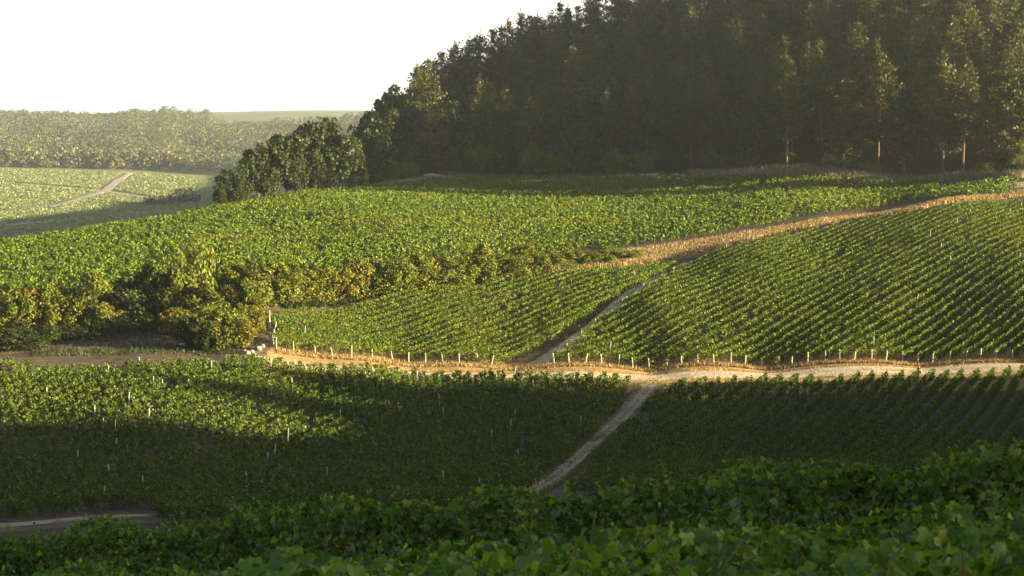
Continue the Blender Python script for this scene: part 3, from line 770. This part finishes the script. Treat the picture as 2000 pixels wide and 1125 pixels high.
# ------------------------------------------------------------------ shrubs
shr = [broad_proto(4.0, 2.1, 300 + k, M['shrub'] if k % 2 == 0 else M['shrub_gold'], low=0.02, lobes=30, leaf=0.19, per=150, spiky=0.45) for k in range(4)]
shr_dark = [broad_proto(4.0, 2.2, 320 + k, M['broad'], low=0.02, lobes=26, leaf=0.20, per=140, spiky=0.35) for k in range(2)]
def shrub_at(px, py, r, h, w, proto, label, group, name='shrub'):
    p = P(px, py, r); h *= far_r(r) / r; w *= far_r(r) / r
    o = plant_tree(name, proto, p[0], p[1], w / 2.1, rng.uniform(0, 6.28), label, 'shrub', group, sz=(h / 4.0) / (w / 2.1), parts=('stem', 'foliage'), sink=0.12 * h)
    return o
belt = [(-30,655,208,4.6,2.4,'g'),(20,652,208,4.4,2.2,'o'),(60,648,209,4.8,2.3,'g'),(100,645,210,5.0,2.4,'o'),(140,642,211,5.4,2.5,'g'),(180,640,211,5.6,2.3,'o'),(215,635,212,3.6,2.0,'g'),
        (250,632,214,4.8,2.6,'d'),(285,628,215,5.2,2.8,'d'),(320,625,214,4.2,2.2,'o'),(350,622,214,5.5,2.2,'o'),(375,615,216,10.5,2.3,'o'),(405,610,218,9.6,2.0,'o'),(435,606,219,5.4,2.2,'o'),
        (465,600,221,4.6,2.0,'o'),(345,640,206,3.2,2.0,'g'),(400,630,210,3.6,2.2,'o'),(440,622,212,3.4,2.0,'g'),
        (500,596,223,4.6,2.2,'o'),(535,588,228,4.6,2.4,'o'),(570,582,231,4.8,2.2,'g'),(600,576,234,4.4,2.2,'o'),(635,570,236,4.2,2.1,'g'),(665,566,238,4.3,2.1,'g'),(700,560,241,4.6,2.3,'g'),
        (735,556,243,4.2,2.2,'o'),(765,552,245,5.0,2.5,'o'),(800,548,248,4.6,2.4,'o'),(835,544,250,4.4,2.3,'g'),(870,540,252,4.2,2.3,'o'),(905,535,256,4.8,2.6,'o'),(945,530,259,4.4,2.5,'o'),
        (985,524,263,4.0,2.4,'o'),(1025,518,267,3.8,2.3,'o'),(1065,512,271,3.4,2.3,'o'),(1105,507,274,3.0,2.2,'o'),(1145,501,278,2.6,2.1,'o'),(1185,496,281,2.2,2.0,'o'),(1225,490,285,2.0,1.9,'o')]
belt.sort()
desc = {'o': 'olive green shrub', 'g': 'golden brown shrub', 'd': 'dark rounded shrub'}
for k, (px, py, r, h, w, c) in enumerate(belt):
    pr = shr_dark[k % 2] if c == 'd' else shr[(0 if c == 'o' else 1) + 2 * (k % 2)]
    tall = 'tall ' if h > 7 else ''
    shrub_at(px, py + (22 if px > 480 else 0), r - (11 if px > 480 else 0), h * 1.2 * rng.uniform(0.8, 1.15), w * 1.3 * rng.uniform(0.85, 1.2), pr, f'{tall}{desc[c]} in the belt below the upper plot, {ordinal(k + 1)} from the valley', 'shrubs in the belt below the upper plot')
fore = [(400,690,190,4.2,2.4,'d'),(435,692,190,4.0,2.3,'o'),(465,690,190,3.6,1.9,'g'),(372,685,192,3.4,2.0,'d'),(450,670,195,5.0,2.2,'o'),(495,650,199,3.6,1.8,'g'),(415,665,197,4.6,2.2,'o')]
fore.sort()
for k, (px, py, r, h, w, c) in enumerate(fore):
    pr = shr_dark[k % 2] if c == 'd' else shr[(0 if c == 'o' else 1) + 2 * (k % 2)]
    shrub_at(px, py, r, h, w, pr, f'{desc[c]} in the clump by the road end, {ordinal(k + 1)} from the path side', 'shrubs in the clump by the road end')
low = [(-60,685,195,2.4,2.2),(-10,684,195,2.6,2.2),(40,682,196,2.2,2.0),(85,678,198,2.4,2.2),(130,668,202,2.0,2.0),(-30,694,192,2.2,2.2),(20,692,192,2.4,2.2),(70,690,193,2.0,2.0),(30,664,203,2.6,2.2),(180,664,203,2.0,2.0),(240,655,206,2.2,2.0),(290,648,208,2.4,2.2)]
for k, (px, py, r, h, w) in enumerate(low):
    shrub_at(px, py, r, h, w, shr_dark[k % 2], f'low dark bush at the shaded foot of the belt, {ordinal(k + 1)} from the valley end', 'dark bushes at the foot of the belt')
# lighter shrubs at the foot of the wood
foot = [(700,345,428,5,2.8),(730,335,436,5.5,3),(765,330,444,5,3),(800,335,446,4.6,3),(845,322,455,6,3.4),(890,318,458,6.5,3.6),(935,325,456,8.5,4.2),(985,330,455,9,4.4),(1040,335,452,8,4.2),(1090,340,449,7,4),(1140,344,446,7.5,4),
        (1200,346,444,6,3.6),(1260,345,442,6.5,3.8),(1320,342,440,5,3.6),(1390,342,438,4.5,3.4),(1460,343,433,4,3.2),(1540,346,424,4,3.2),(1620,350,412,3.5,3),(1700,353,404,3.5,2.8),(1960,350,380,5,2.6),(1990,348,377,6.5,2.8),(1925,355,384,3,2.4)]
for k, (px, py, r, h, w) in enumerate(foot):
    shrub_at(px, py, r, h, w, (shr[0], shr_dark[0], shr[2])[k % 3], f'leafy bush at the foot of the wood, {ordinal(k + 1)} from the valley end', 'bushes along the foot of the wood')

# boundary stones: a small pale cairn below the wood and stones by the end of the road
def stone(px, py, r, s, label, group=None):
    p = P(px, py, r); mb = MB()
    n1, n2 = 7, 10
    th = np.linspace(0.05, math.pi - 0.05, n1); ph = np.arange(n2) * 2 * math.pi / n2
    rad = 1 + rng.normal(0, 0.12, (n1, n2))
    v = np.stack([np.sin(th)[:, None] * np.cos(ph)[None] * rad, np.sin(th)[:, None] * np.sin(ph)[None] * rad, np.cos(th)[:, None] * rad * 0.7], -1) * s
    ii = np.arange(n1 * n2).reshape(n1, n2)
    f = np.stack([ii[:-1], np.roll(ii, -1, 1)[:-1], np.roll(ii, -1, 1)[1:], ii[1:]], -1).reshape(-1, 4)
    mb.add(v.reshape(-1, 3), f); mb.add(v[0], np.arange(n2)[None]); mb.add(v[-1], np.arange(n2)[None, ::-1])
    o = link('stone', mb.mesh('stone', [M['stone']]), loc=(p[0], p[1], float(height(*p)) + s * 0.35))
    tag(o, label, 'stone', group)
for k, (px, py, r, s) in enumerate([(483,700,186,.35),(492,694,187,.28),(505,686,188.5,.4),(478,697,187,.25),(512,680,190,.3),(498,702,185.5,.22)]):
    stone(px, py, r, s, f'pale limestone block heaped where the road ends by the shrubs, {ordinal(k + 1)} of the heap', 'limestone blocks at the road end')

# ------------------------------------------------------------------ grass, brush, far vines and far woods (uncountable)
def scatter(poly_, n):
    lo, hi = poly_.min(0), poly_.max(0); out = np.zeros((0, 2))
    while len(out) < n:
        q = rng.uniform(lo, hi, (n * 3, 2)); q = q[in_poly(q[:, 0], q[:, 1], poly_)]; out = np.concatenate([out, q])
    return out[:n]
def blades(name, pts, h, mat, label, cat='grass', lean=0.35, wd=0.05):
    n = len(pts); g = height(pts[:, 0], pts[:, 1]) - 0.03
    b = np.c_[pts, g]; hh = h * rng.uniform(0.5, 1.4, n)
    a = rng.uniform(0, 6.28, n); s = np.c_[np.cos(a), np.sin(a), np.zeros(n)] * (wd * rng.uniform(0.6, 1.4, n))[:, None]
    tip = b + np.c_[rng.normal(0, lean, (n, 2)) * hh[:, None], hh]
    v = np.stack([b - s, b + s, tip], 1).reshape(-1, 3)
    o = link(name, mesh_from(name, v, [np.arange(3 * n).reshape(n, 3)], [mat]))
    return tag(o, label, cat, kind='stuff')
bank_pts = scatter(BANK, 70000); is_dry = rng.random(len(bank_pts)) < smooth(-8, 16, bank_pts[:, 0])
blades('shaded_grass', bank_pts[~is_dry], 0.55, M['broad'], 'dark grass at the shaded foot of the shrub belt', wd=0.09); bank_pts = bank_pts[is_dry]  # shade strip under the belt is put into the dark grass colour
blades('dry_grass', bank_pts, 0.45, M['dry_grass'], 'dry golden grass on the bank above the vine slope', wd=0.09)
q = scatter(poly((540,700,188.5),(800,719,189),(1005,727,189.5),(1270,730,190),(1500,726,190.5),(1800,718,191.5),(2000,710,192.5),(2300,700,193.5),(2300,690,197),(2000,700,196),(1500,718,194),(1080,722,193.5),(800,712,193),(540,692,191)), 22000)
blades('road_verge_grass', q, 0.28, M['dry_grass'], 'dry golden grass on the verge beneath the end posts', wd=0.05)
q = scatter(poly((1310,756,180),(1800,742,182),(2300,725,183.5),(2300,722,185.5),(1800,738,184),(1310,750,182.5)), 5000)
blades('road_edge_grass', q, 0.22, M['green_grass'], 'thin green and dry grass on the lower edge of the road', wd=0.05)
brush = scatter(poly((1350,343,434),(1600,349,414),(1860,357,389),(2000,356,374),(2000,366,370),(1850,364,384),(1600,357,402),(1350,349,424)), 9000)
blades('dead_brush', brush, 1.0, M['pale_brush'], 'pale dead brush between the upper plot and the wood', 'brush', 0.5, 0.08)
q = scatter(poly((680,368,424),(760,345,434),(850,338,442),(900,350,440),(820,362,434),(720,372,424)), 5000)
blades('bank_grass', q, 0.7, M['pale_brush'], 'withered grass on the bare bank by the clump', 'grass', 0.5, 0.08)
def along(pts, w0, w1, n):
    pts = np.array(pts); d = np.r_[0, np.cumsum(np.hypot(*np.diff(pts, axis=0).T))]; t = rng.uniform(0, d[-1], n)
    c = np.stack([np.interp(t, d, pts[:, 0]), np.interp(t, d, pts[:, 1])], 1); tv = np.stack([np.interp(t + 1, d, pts[:, 0]), np.interp(t + 1, d, pts[:, 1])], 1) - np.stack([np.interp(t - 1, d, pts[:, 0]), np.interp(t - 1, d, pts[:, 1])], 1)
    tv /= np.linalg.norm(tv, axis=1)[:, None]; o = rng.uniform(w0, w1, n) * np.where(rng.random(n) < 0.5, -1, 1)
    return c + np.stack([-tv[:, 1], tv[:, 0]], 1) * o[:, None]
TR1 = [P(1275,745,182), P(1262,765,176.5), P(1225,810,167), P(1150,875,153), P(1040,950,132), P(980,990,118)]
TR2 = [P(1060,705,195), P(1130,660,209), P(1230,585,238), P(1320,528,266)]
RD = [P(640,718,184.3), P(800,729,185), P(1000,735,185.5), P(1270,738,186), P(1500,734,187), P(1800,726,188), P(2000,718,189), P(2400,708,190)]
q = np.concatenate([along(RD, 0, 0.3, 1600), along(RD, 1.5, 2.6, 5000)])
blades('road_weeds', q, 0.16, M['dry_grass'], 'sparse dry weeds between and beside the wheel tracks of the road', wd=0.05)
q = np.concatenate([along(TR1, 0.55, 1.4, 7000), along(TR1, 0, 0.22, 900), along(TR2, 0.6, 1.5, 6000), along(TR2, 0, 0.2, 700)])
blades('track_grass', q, 0.22, M['green_grass'], 'ragged weeds along the dirt tracks between the plots', wd=0.05)
q = scatter(poly((60,700,186),(420,700,186),(500,692,187),(500,650,199),(330,645,206),(60,665,203)), 2500)
blades('rough_grass', q, 0.35, M['broad'], 'rough grass in the hollow behind the crest of vines', wd=0.06)  # dark leaf colour stands for the shade lying in the hollow

FAR_LINES = [[P(-200,450,790), P(0,440,806), P(200,422,855), P(400,403,915), P(520,390,960)], [P(-150,325,1330), P(60,330,1305), P(240,335,1297), P(320,338,1285), P(430,352,1235), P(520,362,1200)],
             [P(30,358,1160), P(120,366,1125), P(210,374,1090), P(320,390,985)], [P(255,337,1290), P(225,358,1180), P(205,374,1090), P(150,390,1015), P(90,405,945)]]
def road_clear(a, dist=6.0):
    ok = np.ones(len(a), bool)
    for ln in FAR_LINES:
        for p, q in zip(ln[:-1], ln[1:]):
            d = q - p; t = np.clip(((a - p) @ d) / (d @ d), 0, 1)
            ok &= np.hypot(*(a - p - t[:, None] * d).T) > dist
    return ok
def far_vines():
    a = scatter(poly((-200,448,795),(0,440,808),(400,405,912),(520,395,955),(520,365,1195),(430,354,1230),(320,340,1280),(60,332,1300),(-200,328,1325)), 110000)
    d = np.array([0.5, 1.0]); d /= np.linalg.norm(d); nr = np.array([d[1], -d[0]])
    a = a[road_clear(a)]
    s = np.round((a @ nr) / 3.2) * 3.2 + rng.normal(0, 0.35, len(a)); t = a @ d
    p = nr * s[:, None] + d * t[:, None]; g = height(p[:, 0], p[:, 1])
    c = np.c_[p, g + rng.uniform(0.3, 1.1, len(p))]
    v, f = leaf_quads(c, rng.uniform(0.6, 1.15, len(p)), rand_dirs(len(p), 0.6))
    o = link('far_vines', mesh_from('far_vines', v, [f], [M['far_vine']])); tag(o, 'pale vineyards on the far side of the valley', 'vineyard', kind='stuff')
    a = scatter(poly((-200,490,720),(0,478,735),(200,450,800),(420,415,880),(400,404,908),(200,426,845),(0,446,795),(-200,455,780)), 14000)
    g = height(a[:, 0], a[:, 1]); c = np.c_[a, g + rng.uniform(0.3, 1.1, len(a))]
    v, f = leaf_quads(c, rng.uniform(0.8, 1.6, len(a)), rand_dirs(len(a), 0.6))
    o = link('valley_scrub', mesh_from('valley_scrub', v, [f], [M['far_vine']])); tag(o, 'pale green scrub below the valley road', 'scrub', kind='stuff')
far_vines()

def far_wood():
    reg = poly((-250,322,1350),(100,326,1330),(320,333,1330),(440,342,1300),(560,350,1280),(760,330,1380),(1050,244,1950),(700,244,1950),(440,246,1950),(390,236,2250),(-250,240,2180))
    p = scatter(reg, 5200); n = len(p); g = height(p[:, 0], p[:, 1])
    per = 80; hh = rng.uniform(8, 18, n) + 5 * np.sin(p[:, 0] / 61.0) * np.sin(p[:, 1] / 83.0 + 1); hh += 5 * np.exp(-((np.arctan2(p[:, 0], p[:, 1]) + 0.195) / 0.006) ** 2) + 6 * np.exp(-((np.arctan2(p[:, 0], p[:, 1]) + 0.178) / 0.005) ** 2); rr = rng.uniform(3.2, 6.5, n)
    d = rand_dirs(n * per, 0.25); i = np.repeat(np.arange(n), per)
    c = np.c_[p, g][i] + d * np.c_[rr[i], rr[i], hh[i] * 0.42] + np.c_[np.zeros((n * per, 2)), hh[i] * 0.55]
    nn = d * 0.7 + rand_dirs(n * per) * 0.5; nn /= np.linalg.norm(nn, axis=1)[:, None]
    v, f = leaf_quads(c, rng.uniform(0.9, 1.8, n * per), nn)
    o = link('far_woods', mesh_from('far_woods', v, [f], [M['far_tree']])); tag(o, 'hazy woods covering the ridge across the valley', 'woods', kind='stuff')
far_wood()

gold = [broad_proto(10, 5.0, 400 + k, M['far_gold'], low=0.05, lobes=18, leaf=1.3, per=40) for k in range(2)]
for k in range(24):
    px = 15 + k * 14.6 + rng.uniform(-5, 5); r = 1335 + rng.uniform(-5, 30); p = P(px, 325, r)
    plant_tree('broadleaf_tree', gold[k % 2], p[0], p[1], rng.uniform(0.8, 1.5), rng.uniform(0, 6.28), f'golden tree in front of the far woods, {ordinal(k + 1)} along the valley road', 'tree', 'golden trees along the far woods')
bl = [broad_proto(6, 3.4, 420 + k, M['far_tree'], low=0.03, lobes=14, leaf=0.9, per=45) for k in range(2)]
for k, (px, py, r, s) in enumerate([(288,403,930,.9),(300,402,930,1.1),(318,400,935,1.0),(338,397,940,1.2),(352,396,945,1.5),(366,396,945,1.7),(380,396,950,1.2)]):
    p = P(px, py, r)
    plant_tree('broadleaf_tree', bl[k % 2], p[0], p[1], s, rng.uniform(0, 6.28), f'small hazy tree beside the pale valley road, {ordinal(k + 1)} of its line', 'tree', 'small trees beside the valley road')

# ------------------------------------------------------------------ haze: one even body of air round everything
def haze():
    m, n, l = new_mat('haze')
    v = n.new('ShaderNodeVolumePrincipled'); v.inputs['Color'].default_value = (0.90, 0.96, 1.0, 1); v.inputs['Density'].default_value = 0.00014
    v.inputs['Anisotropy'].default_value = 0.65
    out = n.new('ShaderNodeOutputMaterial'); l.new(v.outputs[0], out.inputs['Volume'])
    lo = np.array([-3850, -3850, float(GZ.min()) - 1.0]); hi = np.array([3850, 3850, float(GZ.max()) + 22])
    vv = np.array([[(lo, hi)[(i >> k) & 1][k] for k in range(3)] for i in range(8)])
    f = [[0, 2, 3, 1], [4, 5, 7, 6], [0, 1, 5, 4], [2, 6, 7, 3], [0, 4, 6, 2], [1, 3, 7, 5]]
    o = link('haze', mesh_from('haze', vv, [f], [m])); tag(o, 'thin pale evening haze filling the valley', 'haze', kind='stuff')
    print('HAZE', lo, hi)
haze()
